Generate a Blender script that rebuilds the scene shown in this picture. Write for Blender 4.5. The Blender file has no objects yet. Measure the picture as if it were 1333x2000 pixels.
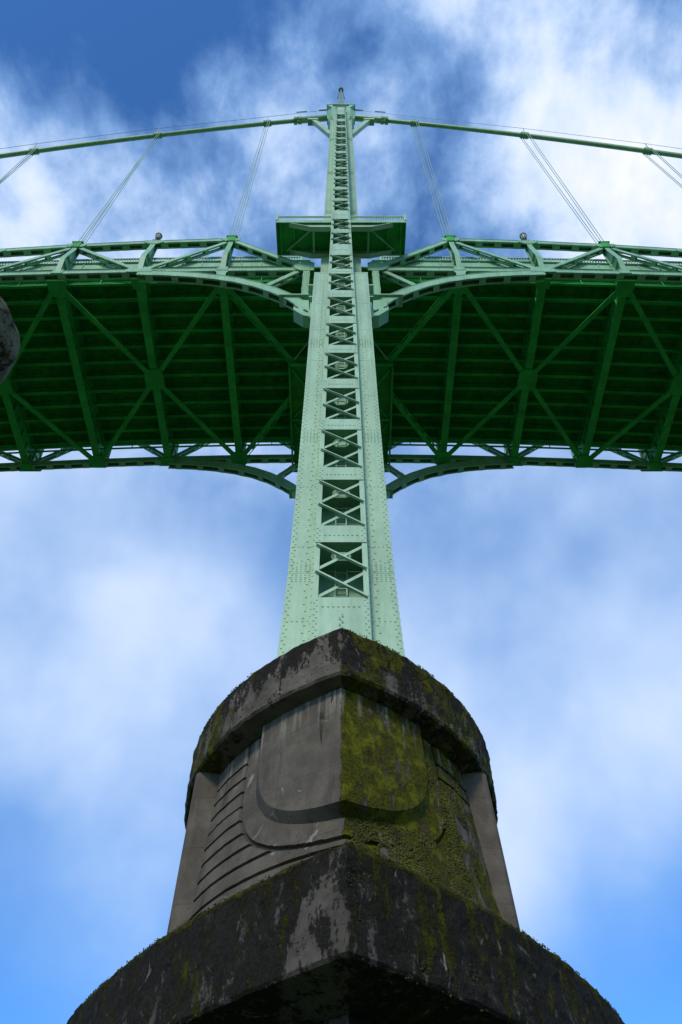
import bpy, bmesh, math, random
from math import sin, cos, pi, sqrt, radians, atan2
from mathutils import Vector, noise
random.seed(7)
S = bpy.context.scene
C = S.collection

# ------------------------------------------------------------------ camera, sky, sun, exposure
# units: metres; x along the bridge, y across it (near truss plane y=0), z measured from eye height
cam_d = bpy.data.cameras.new('camera'); cam = bpy.data.objects.new('camera', cam_d); C.objects.link(cam)
cam.location = (0, -22, 0); cam.rotation_euler = (radians(90 + 51.43), 0, 0)
cam_d.sensor_fit = 'VERTICAL'; cam_d.sensor_height = 36; cam_d.lens = 28.0
cam_d.clip_start = 0.1; cam_d.clip_end = 20000
S.camera = cam
S.view_settings.view_transform = 'Standard'; S.view_settings.look = 'None'
S.view_settings.exposure = 0.0; S.view_settings.gamma = 1.0

SUN_EL, SUN_AZ = 34.0, 193.0       # elevation; azimuth of the sun (0 = +y, clockwise)
sun_dir = Vector((sin(radians(SUN_AZ)) * cos(radians(SUN_EL)), cos(radians(SUN_AZ)) * cos(radians(SUN_EL)), sin(radians(SUN_EL))))
sl = bpy.data.lights.new('sun', 'SUN'); sl.energy = 2.0; sl.angle = radians(12); sl.color = (1.0, .91, .76)
so = bpy.data.objects.new('sun', sl); C.objects.link(so)
so.rotation_euler = (-sun_dir).to_track_quat('-Z', 'Y').to_euler(); so.location = (-40, -60, 90)

def N(nt, t, **kw):
    n = nt.nodes.new(t)
    for k, v in kw.items():
        if k in n.inputs: n.inputs[k].default_value = v
        else: setattr(n, k, v)
    return n

def build_world():
    w = bpy.data.worlds.new('World'); S.world = w; w.use_nodes = True
    nt = w.node_tree; nt.nodes.clear(); L = nt.links.new
    out = N(nt, 'ShaderNodeOutputWorld'); bg = N(nt, 'ShaderNodeBackground'); bg.inputs['Strength'].default_value = .1
    sky = N(nt, 'ShaderNodeTexSky', sky_type='NISHITA', sun_disc=False, sun_elevation=radians(SUN_EL), sun_rotation=radians(SUN_AZ))
    sky.dust_density = .5; sky.ozone_density = 2.2; sky.air_density = 1.0
    tc = N(nt, 'ShaderNodeTexCoord')
    def math_(op, a, b=None, clamp=False):
        n = N(nt, 'ShaderNodeMath', operation=op); n.use_clamp = clamp
        for i, q in enumerate((a, b)):
            if q is None: continue
            if isinstance(q, (int, float)): n.inputs[i].default_value = q
            else: L(q, n.inputs[i])
        return n.outputs[0]
    # blue, deepened the way a polarised daylight sky looks
    tint = N(nt, 'ShaderNodeMixRGB', blend_type='MULTIPLY'); tint.inputs['Fac'].default_value = 1
    L(sky.outputs[0], tint.inputs[1]); tint.inputs[2].default_value = (.66, 1.34, 2.1, 1)
    # wispy cloud pattern over the direction sphere
    mp = N(nt, 'ShaderNodeMapping'); L(tc.outputs['Generated'], mp.inputs['Vector'])
    mp.inputs['Scale'].default_value = (1.0, .8, .9); mp.inputs['Location'].default_value = (3.1, 1.7, .4)
    n1 = N(nt, 'ShaderNodeTexNoise', Scale=4.6, Detail=10.0, Roughness=.57, Distortion=.12); L(mp.outputs[0], n1.inputs['Vector'])
    n2 = N(nt, 'ShaderNodeTexNoise', Scale=12.0, Detail=8.0, Roughness=.6, Distortion=.2); L(mp.outputs[0], n2.inputs['Vector'])
    n3 = N(nt, 'ShaderNodeTexNoise', Scale=4.2, Detail=5.0, Roughness=.46); L(mp.outputs[0], n3.inputs['Vector'])
    def lobe(d, k, amp):            # a bank of cloud (or a clear gap) in one part of the sky
        v = Vector(d).normalized()
        dp = N(nt, 'ShaderNodeVectorMath', operation='DOT_PRODUCT'); L(tc.outputs['Generated'], dp.inputs[0]); dp.inputs[1].default_value = v
        m = math_('MAXIMUM', dp.outputs['Value'], 0.0)
        return math_('MULTIPLY', math_('POWER', m, k), amp)
    acc = None
    for d, k, a in [((.34, .29, .89), 80, .36), ((-.38, .36, .86), 80, .36), ((-.05, .21, .975), 90, .07), ((.14, .13, .98), 120, .06),
                    ((-.25, .07, .967), 90, -.26), ((-.33, .15, .93), 60, -.10), ((.17, .27, .948), 260, -.05), ((.21, .2, .95), 90, .10),
                    ((-.40, .90, .20), 40, -.34), ((.40, .90, .22), 40, -.32), ((-.36, .05, .93), 90, -.14),
                    ((-.335, .735, .59), 90, .10), ((-.22, .86, .44), 70, .11), ((.24, .84, .48), 70, .09), ((.344, .732, .588), 50, .11), ((.268, .6, .733), 90, .09), ((-.1, .57, .81), 120, .06)]:
        l = lobe(d, k, a); acc = l if acc is None else math_('ADD', acc, l)
    # crisp, wispy overhead; soft and blurred lower down
    sx = N(nt, 'ShaderNodeSeparateXYZ'); L(tc.outputs['Generated'], sx.inputs[0])
    hi = N(nt, 'ShaderNodeMapRange', interpolation_type='SMOOTHSTEP'); L(sx.outputs['Z'], hi.inputs[0])
    hi.inputs['From Min'].default_value = .72; hi.inputs['From Max'].default_value = .93
    crisp = math_('ADD', math_('MULTIPLY', math_('SUBTRACT', math_('ADD', math_('MULTIPLY', n1.outputs[0], .7), math_('MULTIPLY', n2.outputs[0], .3)), .5), 1.5), .55)
    mixn = N(nt, 'ShaderNodeMix', data_type='FLOAT'); L(hi.outputs[0], mixn.inputs[0]); 
    soft = math_('ADD', math_('MULTIPLY', math_('SUBTRACT', n3.outputs[0], .5), .50), .63)
    L(soft, mixn.inputs[2]); L(crisp, mixn.inputs[3])
    dens = math_('ADD', mixn.outputs[0], acc)
    cov = N(nt, 'ShaderNodeMapRange', interpolation_type='SMOOTHSTEP'); L(dens, cov.inputs[0])
    cov.inputs['From Min'].default_value = .38; cov.inputs['From Max'].default_value = .82
    # thick parts of a cloud are whiter than its thin veils
    cc = N(nt, 'ShaderNodeValToRGB'); L(dens, cc.inputs[0])
    cc.color_ramp.elements[0].position = .58; cc.color_ramp.elements[0].color = (.37, .62, 1.02, 1)
    cc.color_ramp.elements[1].position = .98; cc.color_ramp.elements[1].color = (1.0, 1.0, 1.02, 1)
    cm = N(nt, 'ShaderNodeMixRGB', blend_type='MULTIPLY'); cm.inputs['Fac'].default_value = 1
    L(cc.outputs[0], cm.inputs[1]); cm.inputs[2].default_value = (10.2, 10.3, 10.6, 1)
    mx = N(nt, 'ShaderNodeMixRGB'); L(cov.outputs[0], mx.inputs['Fac']); L(tint.outputs[0], mx.inputs[1]); L(cm.outputs[0], mx.inputs[2])
    L(mx.outputs[0], bg.inputs['Color']); L(bg.outputs[0], out.inputs['Surface'])
build_world()

# ------------------------------------------------------------------ helpers
def tag(o, label=None, cat=None, group=None, kind=None):
    if label: o['label'] = label
    if cat: o['category'] = cat
    if group: o['group'] = group
    if kind: o['kind'] = kind
    return o
def thing(name, loc, label, cat, group=None):
    o = bpy.data.objects.new(name, None); C.objects.link(o); o.location = loc; o.empty_display_size = .5
    return tag(o, label, cat, group)
def origin(o):
    p = Vector((0, 0, 0))
    while o is not None: p += o.location; o = o.parent
    return p

class MB:
    """collects shapes in world coordinates and links them as one mesh object"""
    def __init__(s): s.v = []; s.f = []; s.mi = []; s.m = 0; s.sm = set()
    def add(s, vs, fs, smooth=False):
        b = len(s.v); s.v += [tuple(p) for p in vs]
        for q in fs:
            if smooth: s.sm.add(len(s.f))
            s.f.append([b + i for i in q]); s.mi.append(s.m)
        return s
    def box(s, x0, x1, y0, y1, z0, z1):
        vs = [(x, y, z) for z in (z0, z1) for y in (y0, y1) for x in (x0, x1)]
        return s.add(vs, [(0, 2, 3, 1), (4, 5, 7, 6), (0, 1, 5, 4), (2, 6, 7, 3), (0, 4, 6, 2), (1, 3, 7, 5)])
    def beam(s, p0, p1, w, h, up=(0, 0, 1)):
        p0 = Vector(p0); p1 = Vector(p1); d = (p1 - p0).normalized(); u = Vector(up)
        a = d.cross(u)
        if a.length < 1e-4: a = d.cross(Vector((0, 1, 0)))
        a.normalize(); u = a.cross(d).normalized()
        vs = [p + a * (i * w / 2) + u * (j * h / 2) for p in (p0, p1) for i, j in ((-1, -1), (1, -1), (1, 1), (-1, 1))]
        return s.add(vs, [(0, 3, 2, 1), (4, 5, 6, 7), (0, 1, 5, 4), (1, 2, 6, 5), (2, 3, 7, 6), (3, 0, 4, 7)])
    def ibeam(s, p0, p1, fw, d, t=.05, up=(0, 0, 1)):
        u = Vector(up); p0 = Vector(p0); p1 = Vector(p1)
        s.beam(p0 + u * (d / 2 - t / 2), p1 + u * (d / 2 - t / 2), fw, t, up)
        s.beam(p0 - u * (d / 2 - t / 2), p1 - u * (d / 2 - t / 2), fw, t, up)
        return s.beam(p0, p1, t * .8, d - 2 * t, up)
    def prism(s, poly, vec):
        n = len(poly); v = Vector(vec)
        vs = [Vector(p) for p in poly] + [Vector(p) + v for p in poly]
        return s.add(vs, [tuple(range(n))[::-1], tuple(range(n, 2 * n))] + [(i, (i + 1) % n, n + (i + 1) % n, n + i) for i in range(n)])
    def tube(s, pts, r, n=8, caps=True):
        pts = [Vector(p) for p in pts]; rings = []
        for i, p in enumerate(pts):
            d = (pts[min(i + 1, len(pts) - 1)] - pts[max(i - 1, 0)]).normalized()
            a = d.cross(Vector((0, 1, 0)))
            if a.length < 1e-3: a = d.cross(Vector((1, 0, 0)))
            a.normalize(); b = d.cross(a); rr = r[i] if isinstance(r, (list, tuple)) else r
            rings.append([p + a * (rr * cos(2 * pi * k / n)) + b * (rr * sin(2 * pi * k / n)) for k in range(n)])
        vs = [q for R in rings for q in R]
        fs = [(i * n + k, i * n + (k + 1) % n, (i + 1) * n + (k + 1) % n, (i + 1) * n + k) for i in range(len(pts) - 1) for k in range(n)]
        s.add(vs, fs, smooth=n > 6)
        if caps: s.add(rings[0], [tuple(range(n))]); s.add(rings[-1], [tuple(range(n))])
        return s
    def lathe(s, c, prof, n=12, ph=0, smooth=False):
        vs = [(c[0] + r * cos(2 * pi * k / n + ph), c[1] + r * sin(2 * pi * k / n + ph), c[2] + z) for r, z in prof for k in range(n)]
        fs = [(i * n + k, i * n + (k + 1) % n, (i + 1) * n + (k + 1) % n, (i + 1) * n + k) for i in range(len(prof) - 1) for k in range(n)]
        s.add(vs, fs, smooth); m = len(prof) - 1
        s.add(vs[:n], [tuple(range(n))]); s.add(vs[m * n:], [tuple(range(n))]); return s
    def rivet(s, p, nrm, r=.035):
        p = Vector(p); nn = Vector(nrm).normalized(); a = nn.cross(Vector((.13, .2, .97))).normalized(); b = nn.cross(a)
        vs = [p + a * (r * cos(k * pi / 3)) + b * (r * sin(k * pi / 3)) for k in range(6)]
        vs += [p + nn * (r * .5) + (a * cos(k * pi / 3) + b * sin(k * pi / 3)) * (r * .72) for k in range(6)]
        return s.add(vs, [(k, (k + 1) % 6, 6 + (k + 1) % 6, 6 + k) for k in range(6)] + [(6, 7, 8, 9, 10, 11)])
    def rivets(s, p0, p1, nrm, pitch, r=.035, ends=True):
        p0 = Vector(p0); p1 = Vector(p1); n = max(1, int(round((p1 - p0).length / pitch)))
        for i in range(n + 1): s.rivet(p0.lerp(p1, i / n), nrm, r)
        return s
    def build(s, name, mats, parent=None, recalc=True):
        o0 = origin(parent) if parent else Vector((0, 0, 0))
        me = bpy.data.meshes.new(name)
        me.from_pydata([(p[0] - o0.x, p[1] - o0.y, p[2] - o0.z) for p in s.v], [], s.f)
        if not isinstance(mats, (list, tuple)): mats = [mats]
        for m in mats: me.materials.append(m)
        me.polygons.foreach_set('material_index', s.mi)
        me.polygons.foreach_set('use_smooth', [i in s.sm for i in range(len(s.f))])
        me.update()
        if recalc:
            bm = bmesh.new(); bm.from_mesh(me); bmesh.ops.recalc_face_normals(bm, faces=bm.faces); bm.to_mesh(me); bm.free()
        o = bpy.data.objects.new(name, me); C.objects.link(o)
        if parent: o.parent = parent
        return o

# ------------------------------------------------------------------ materials
def new_mat(name):
    m = bpy.data.materials.new(name); m.use_nodes = True; nt = m.node_tree
    return m, nt, nt.nodes['Principled BSDF'], nt.links.new
def paint(name, col, rough=.5, grime=.35, scale=1.0):
    m, nt, b, L = new_mat(name)
    g = N(nt, 'ShaderNodeNewGeometry')
    mp = N(nt, 'ShaderNodeMapping'); L(g.outputs['Position'], mp.inputs['Vector']); mp.inputs['Scale'].default_value = (scale, scale, scale * .35)
    a = N(nt, 'ShaderNodeTexNoise', Scale=.7, Detail=6.0, Roughness=.62); L(mp.outputs[0], a.inputs['Vector'])
    f = N(nt, 'ShaderNodeTexNoise', Scale=7.0, Detail=5.0, Roughness=.7); L(mp.outputs[0], f.inputs['Vector'])
    r = N(nt, 'ShaderNodeValToRGB'); L(a.outputs[0], r.inputs[0])
    r.color_ramp.elements[0].position = .32; r.color_ramp.elements[0].color = tuple(c * (1 - grime) for c in col) + (1,)
    r.color_ramp.elements[1].position = .62; r.color_ramp.elements[1].color = tuple(col) + (1,)
    e = r.color_ramp.elements.new(.8); e.color = tuple(min(1, c * 1.08 + .01) for c in col) + (1,)
    r2 = N(nt, 'ShaderNodeValToRGB'); L(f.outputs[0], r2.inputs[0])
    r2.color_ramp.elements[0].position = .25; r2.color_ramp.elements[0].color = (.78, .78, .76, 1)
    r2.color_ramp.elements[1].position = .55; r2.color_ramp.elements[1].color = (1, 1, 1, 1)
    mm = N(nt, 'ShaderNodeMixRGB', blend_type='MULTIPLY'); mm.inputs['Fac'].default_value = .7
    L(r.outputs[0], mm.inputs[1]); L(r2.outputs[0], mm.inputs[2])
    # a few rust runs
    mr = N(nt, 'ShaderNodeMapping'); L(g.outputs['Position'], mr.inputs['Vector']); mr.inputs['Scale'].default_value = (1.6, 1.6, .22)
    rn = N(nt, 'ShaderNodeTexNoise', Scale=1.3, Detail=8.0, Roughness=.7); L(mr.outputs[0], rn.inputs['Vector'])
    rr = N(nt, 'ShaderNodeMapRange'); L(rn.outputs[0], rr.inputs[0]); rr.inputs['From Min'].default_value = .665; rr.inputs['From Max'].default_value = .76; rr.inputs['To Max'].default_value = .6
    mx = N(nt, 'ShaderNodeMixRGB'); L(rr.outputs[0], mx.inputs['Fac']); L(mm.outputs[0], mx.inputs[1]); mx.inputs[2].default_value = (.13, .08, .03, 1)
    # grime washed down the plates
    ms = N(nt, 'ShaderNodeMapping'); L(g.outputs['Position'], ms.inputs['Vector']); ms.inputs['Scale'].default_value = (2.6, 2.6, .09)
    sn = N(nt, 'ShaderNodeTexNoise', Scale=1.7, Detail=7.0, Roughness=.66); L(ms.outputs[0], sn.inputs['Vector'])
    sr = N(nt, 'ShaderNodeMapRange'); L(sn.outputs[0], sr.inputs[0]); sr.inputs['From Min'].default_value = .48; sr.inputs['From Max'].default_value = .74; sr.inputs['To Max'].default_value = .42
    m2 = N(nt, 'ShaderNodeMixRGB', blend_type='MULTIPLY'); L(sr.outputs[0], m2.inputs['Fac']); L(mx.outputs[0], m2.inputs[1]); m2.inputs[2].default_value = (.55, .60, .50, 1)
    L(m2.outputs[0], b.inputs['Base Color'])
    b.inputs['Roughness'].default_value = rough; b.inputs['Specular IOR Level'].default_value = .35
    bp = N(nt, 'ShaderNodeBump', Strength=.12, Distance=.02); L(f.outputs[0], bp.inputs['Height']); L(bp.outputs[0], b.inputs['Normal'])
    return m
def simple(name, col, rough=.6, metal=0, var=.25, scale=4):
    m, nt, b, L = new_mat(name)
    g = N(nt, 'ShaderNodeNewGeometry'); a = N(nt, 'ShaderNodeTexNoise', Scale=scale, Detail=6.0, Roughness=.65); L(g.outputs['Position'], a.inputs['Vector'])
    r = N(nt, 'ShaderNodeValToRGB'); L(a.outputs[0], r.inputs[0])
    r.color_ramp.elements[0].position = .3; r.color_ramp.elements[0].color = tuple(c * (1 - var) for c in col) + (1,)
    r.color_ramp.elements[1].position = .7; r.color_ramp.elements[1].color = tuple(c * (1 + var * .5) for c in col) + (1,)
    L(r.outputs[0], b.inputs['Base Color']); b.inputs['Roughness'].default_value = rough; b.inputs['Metallic'].default_value = metal
    return m

def concrete(name, moss_r, moss_l, black=0.0, base=(.135, .112, .086), edge=.35, z_lo=0, z_hi=0, top_moss=0.0, nose=0.0, clean=0.0, far_left=0.0, lime_top=0.0, dim=1.0, black_r=0.0):
    """old board-marked concrete with algae, moss that favours the shaded (+x) side, lime runs"""
    m, nt, b, L = new_mat(name)
    g = N(nt, 'ShaderNodeNewGeometry'); P = g.outputs['Position']
    def mapping(sx, sy, sz, loc=(0, 0, 0)):
        q = N(nt, 'ShaderNodeMapping'); L(P, q.inputs['Vector']); q.inputs['Scale'].default_value = (sx, sy, sz); q.inputs['Location'].default_value = loc; return q.outputs[0]
    def noise_(vec, sc, det=6.0, ro=.6, dist=0.0):
        q = N(nt, 'ShaderNodeTexNoise', Scale=sc, Detail=det, Roughness=ro, Distortion=dist); L(vec, q.inputs['Vector']); return q.outputs[0]
    def rng(x, a, c, lo=0.0, hi=1.0, smooth=True):
        q = N(nt, 'ShaderNodeMapRange'); q.interpolation_type = 'SMOOTHSTEP' if smooth else 'LINEAR'
        if not isinstance(x, (int, float)): L(x, q.inputs[0])
        q.inputs['From Min'].default_value = a; q.inputs['From Max'].default_value = c; q.inputs['To Min'].default_value = lo; q.inputs['To Max'].default_value = hi
        return q.outputs[0]
    def M(op, a, c=None, clamp=False):
        q = N(nt, 'ShaderNodeMath', operation=op); q.use_clamp = clamp
        for i, t in enumerate((a, c)):
            if t is None: continue
            if isinstance(t, (int, float)): q.inputs[i].default_value = t
            else: L(t, q.inputs[i])
        return q.outputs[0]
    def mix(fac, a, c, mode='MIX'):
        q = N(nt, 'ShaderNodeMixRGB', blend_type=mode)
        if isinstance(fac, (int, float)): q.inputs['Fac'].default_value = fac
        else: L(fac, q.inputs['Fac'])
        for i, t in ((1, a), (2, c)):
            if isinstance(t, tuple): q.inputs[i].default_value = t + (1,)
            else: L(t, q.inputs[i])
        return q.outputs[0]
    sep = N(nt, 'ShaderNodeSeparateXYZ'); L(P, sep.inputs[0]); X, Z = sep.outputs['X'], sep.outputs['Z']
    w = mapping(1, 1, 1); st = mapping(1, 1, .13, (4, 2, 1)); diag = mapping(1.6, 1.2, .5, (1, 3, 2))
    nb = noise_(w, 1.1, 8.0, .62); nf = noise_(w, 22.0, 6.0, .7); ns = noise_(st, 3.2, 7.0, .65, .2)
    lite = tuple(c * 1.2 for c in base); dark = tuple(c * .72 for c in base)
    col = mix(rng(nb, .35, .68), dark, lite)
    col = mix(rng(nf, .3, .6, .35, 0.0), col, tuple(c * .55 for c in base))
    col = mix(rng(ns, .55, .72, 0, .5), col, (.045, .038, .034))
    # pour joints every 1.5 m
    jn = M('ABSOLUTE', M('SUBTRACT', M('FRACT', M('DIVIDE', M('ADD', Z, M('MULTIPLY', nb, .06)), 1.53)), .5))
    col = mix(rng(jn, .0, .012, .45, 0.0), col, (.03, .028, .025))
    # air holes
    vo = N(nt, 'ShaderNodeTexVoronoi', Scale=7.0, Randomness=1.0); L(w, vo.inputs['Vector'])
    hole = M('MULTIPLY', rng(vo.outputs['Distance'], .05, .14, 1, 0), rng(noise_(w, 3.0), .5, .6))
    col = mix(M('MULTIPLY', hole, .8), col, (.02, .018, .015))
    # black algae
    nA = noise_(mapping(1, 1, .45, (9, 1, 5)), 2.3, 10.0, .72, .3); nA2 = noise_(w, 11.0, 8.0, .72)
    side = rng(M('ADD', X, M('MULTIPLY', M('SUBTRACT', noise_(w, 2.6, 6.0, .65), .5), .34)), nose - .05, nose + .05)
    left = M('SUBTRACT', 1.0, side)
    bl = M('ADD', M('ADD', nA, M('MULTIPLY', M('SUBTRACT', nA2, .5), .45)), black)
    if z_hi > z_lo:
        bl = M('ADD', bl, rng(Z, z_lo, z_hi, 0, edge))
    if black_r: bl = M('ADD', bl, M('MULTIPLY', side, black_r))
    if clean:                       # a washed strip beside the prow
        strip = M('MULTIPLY', rng(M('ADD', M('ADD', X, M('MULTIPLY', nb, .7)), M('MULTIPLY', M('SUBTRACT', 8.5, Z), .36)), -.28, .08), left); bl = M('SUBTRACT', bl, M('MULTIPLY', strip, clean))
    mb_ = rng(bl, .60, .68)
    col = mix(M('MULTIPLY', mb_, .93), col, mix(rng(nA2, .35, .7), (.007, .0065, .005), (.028, .022, .014)))
    # moss
    nM = noise_(diag, 1.15, 9.0, .66, .5); nM2 = noise_(w, 16.0, 9.0, .75); nM3 = noise_(w, 2.2, 5.0, .6)
    bias = M('ADD', M('MULTIPLY', side, moss_r), M('MULTIPLY', left, moss_l))
    if z_hi > z_lo and top_moss: bias = M('ADD', bias, rng(Z, z_hi - .22, z_hi - .05, 0, top_moss))
    if clean: bias = M('SUBTRACT', bias, M('MULTIPLY', strip, clean))
    if far_left: bias = M('ADD', bias, rng(M('MULTIPLY', X, -1.0), 2.9, 3.9, 0, far_left))
    mo = M('ADD', M('ADD', M('ADD', M('MULTIPLY', M('SUBTRACT', nM, .5), 1.3), .5), M('MULTIPLY', M('SUBTRACT', nM2, .5), .5)), bias)
    mm = rng(mo, .56, .66)
    mcol = mix(rng(nM2, .3, .62), (.016, .016, .003), (.105, .10, .004))
    mcol = mix(rng(nM3, .48, .62, 0, .85), mcol, (.17, .165, .006))
    mcol = mix(rng(noise_(w, 3.4, 7.0, .7), .54, .68, 0, .8), mcol, (.030, .018, .006))
    if dim < 1: mcol = mix(1.0, mcol, (dim, dim, dim), 'MULTIPLY')
    col = mix(mm, col, mcol)
    # white lime runs leaking from cracks
    le = noise_(mapping(1.3, 1.3, .10, (2, 7, 3)), 2.6, 6.0, .6, .15); lm = M('MULTIPLY', rng(le, .66, .74), rng(noise_(w, .9), .50, .60))
    col = mix(M('MULTIPLY', lm, .75), col, (.36, .33, .28))
    if lime_top:                    # lime washed down from the joint under the cap
        lt = M('MULTIPLY', rng(noise_(mapping(2.2, 2.2, .10, (5, 5, 5)), 2.4, 5.0, .6), .50, .66), rng(M('ADD', Z, M('MULTIPLY', nb, .8)), 12.9, 14.2))
        col = mix(M('MULTIPLY', lt, lime_top), col, (.34, .31, .25))
    # crack veins
    vc = N(nt, 'ShaderNodeTexVoronoi', Scale=.55, feature='DISTANCE_TO_EDGE'); 
    wv = N(nt, 'ShaderNodeMixRGB', blend_type='ADD'); wv.inputs['Fac'].default_value = .35; L(w, wv.inputs[1])
    nz = N(nt, 'ShaderNodeTexNoise', Scale=1.6, Detail=5.0); L(w, nz.inputs['Vector']); L(nz.outputs['Color'], wv.inputs[2]); L(wv.outputs[0], vc.inputs['Vector'])
    vein = M('MULTIPLY', rng(vc.outputs['Distance'], .004, .016, 1, 0), rng(noise_(w, 1.3, 3.0), .58, .66))
    col = mix(M('MULTIPLY', vein, .8), col, (.30, .27, .22))
    L(col, b.inputs['Base Color'])
    b.inputs['Roughness'].default_value = .93; b.inputs['Specular IOR Level'].default_value = .15
    hgt = M('ADD', M('ADD', M('MULTIPLY', nf, .25), M('MULTIPLY', mm, M('ADD', M('MULTIPLY', nM2, 2.0), .5))), M('ADD', M('MULTIPLY', hole, -.5), M('MULTIPLY', mb_, M('MULTIPLY', nA2, 1.4))))
    bp = N(nt, 'ShaderNodeBump', Strength=.9, Distance=.05); L(hgt, bp.inputs['Height']); L(bp.outputs[0], b.inputs['Normal'])
    return m

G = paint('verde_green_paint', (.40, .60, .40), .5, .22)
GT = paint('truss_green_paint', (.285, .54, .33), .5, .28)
GF = paint('floor_system_shaded_green', (.035, .42, .07), .65, .4)  # bridge green deepened, shade under the deck put into the colour
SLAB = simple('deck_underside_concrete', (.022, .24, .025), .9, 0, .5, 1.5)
CABLE = paint('cable_wrap_paint', (.29, .50, .24), .4, .25, 3)
ROPE = simple('wire_rope', (.30, .44, .33), .5, 0, .3, 8)
DARK = simple('dark_iron', (.02, .06, .03), .5)
GLASS = simple('lantern_glass', (.42, .45, .22), .25)
ROOF = paint('spire_paint', (.16, .25, .17), .55, .3)
ORANGE = simple('beacon_lens', (.7, .25, .02), .3)
CAPM = concrete('concrete_cap', .10, -.10, .02, black_r=.10, dim=.8, edge=.17, z_lo=13.9, z_hi=15.5, top_moss=.08, far_left=.24)
SHIELDM = concrete('concrete_shield', .225, -.10, -.14, lime_top=.8)
BODYM = concrete('concrete_body', .17, -.17, -.14, nose=.06, lime_top=.8)
BELTM = concrete('concrete_belt', .05, .0, .20, dim=.5, clean=.12, base=(.10, .085, .068), edge=.06, z_lo=6.2, z_hi=8.5, top_moss=.22, nose=.13)
PILM = concrete('concrete_pilaster', -.22, -.22, -.12)
MOSS_DARK = simple('moss_tufts_dark', (.026, .032, .005), .95, 0, .8, 1.8)
MOSS = simple('moss_tufts', (.075, .074, .005), .95, 0, .75, 1.4)
STONE = concrete('pitted_grey_stone', -.16, -.16, .07, base=(.15, .14, .08))

# ------------------------------------------------------------------ the ground
def build_ground():
    m, nt, b, L = new_mat('park_ground')
    g = N(nt, 'ShaderNodeNewGeometry'); a = N(nt, 'ShaderNodeTexNoise', Scale=.35, Detail=9.0, Roughness=.7); L(g.outputs['Position'], a.inputs['Vector'])
    r = N(nt, 'ShaderNodeValToRGB'); L(a.outputs[0], r.inputs[0])
    r.color_ramp.elements[0].position = .35; r.color_ramp.elements[0].color = (.04, .07, .02, 1)
    r.color_ramp.elements[1].position = .65; r.color_ramp.elements[1].color = (.07, .11, .03, 1)
    L(r.outputs[0], b.inputs['Base Color']); b.inputs['Roughness'].default_value = .95
    mb = MB(); mb.add([(-6000, -6000, -1.7), (6000, -6000, -1.7), (6000, 6000, -1.7), (-6000, 6000, -1.7)], [(0, 1, 2, 3)])
    tag(mb.build('ground', m), kind='structure')
build_ground()

# ------------------------------------------------------------------ concrete pier
YC = 8.05
def ogive(W, Sx, yn, smax, step):
    """right half of a pointed plan: list of (x, y, nx, ny, arc length)"""
    R = (Sx * Sx + W * W) / (2 * W); out = []; s = 0; u = 0; px = py = None
    while True:
        if s < Sx: q = sqrt(R * R - (Sx - s) ** 2); x = W - (R - q); nx, ny = q / R, -(Sx - s) / R
        else: x = W; nx, ny = 1.0, 0.0
        y = yn + s
        if px is not None: u += sqrt((x - px) ** 2 + (y - py) ** 2)
        out.append((x, y, nx, ny, u)); px, py = x, y
        if s >= smax - 1e-6: break
        st = step if s < Sx * .62 else step * 6
        s = min(smax, s + st * max(.3, abs(ny if False else 1) * .75))
    return out

def loop(plan):
    """closed loop of the whole pier: near half fine, far half mirrored and thinned"""
    right = plan; left = [(-x, y, -nx, ny, -u) for x, y, nx, ny, u in plan[1:]][::-1]
    near = left + right
    far = right[::-1][1::8]
    if far[-1][4] > 0: far.append(right[0])
    farp = [(x, 2 * YC - y, nx, -ny, u + 100) for x, y, nx, ny, u in far]
    farl = [(-x, y, -nx, ny, u) for x, y, nx, ny, u in farp[:-1]][::-1]
    return near + farp + farl

def shell(mb, plan, rows, yn, W, disp=None, xs=None, lid_lo=False, lid_hi=False, batter=None):
    lp = loop(plan); n = len(lp); vs = []
    for (o, h) in rows:
        kx = 1 - o / W; ky = 1 - o * 1.3 / (YC - yn)
        for (x, y, nx, ny, u) in lp:
            bx, by = (batter(h) if batter else (0, 0))
            px = x * (kx + bx); py = (y - YC) * (ky + by) + YC
            d = disp(px, py, h, u, o) if disp else 0
            dx = xs(h) if xs and u < 50 else 0
            fade = 1.0 if abs(u) > .05 else .3
            vs.append((px + nx * d * fade + dx, py + ny * d, h))
    fs = []
    for r in range(len(rows) - 1):
        for k in range(n):
            fs.append((r * n + k, r * n + (k + 1) % n, (r + 1) * n + (k + 1) % n, (r + 1) * n + k))
    mb.add(vs, fs)
    if lid_lo: mb.add(vs[:n], [tuple(range(n))])
    if lid_hi: mb.add(vs[-n:], [tuple(range(n))])

pier = thing('bridge_pier', (0, YC, -1.7), 'massive mossy concrete bridge pier with pointed prow carrying the green steel tower', 'pier')

def lump(amp, sc):
    def f(px, py, h, u, o):
        if u > 50 or o > .3: return 0
        v = noise.fractal(Vector((px * sc, py * sc, h * sc)), 1.0, 2.0, 4)
        m = .5 + .5 * noise.noise(Vector((px * .9, py * .9, h * .7 + 5)))
        return amp * v * (.35 + m * (1.0 if px > 0 else .75))
    return f
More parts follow.
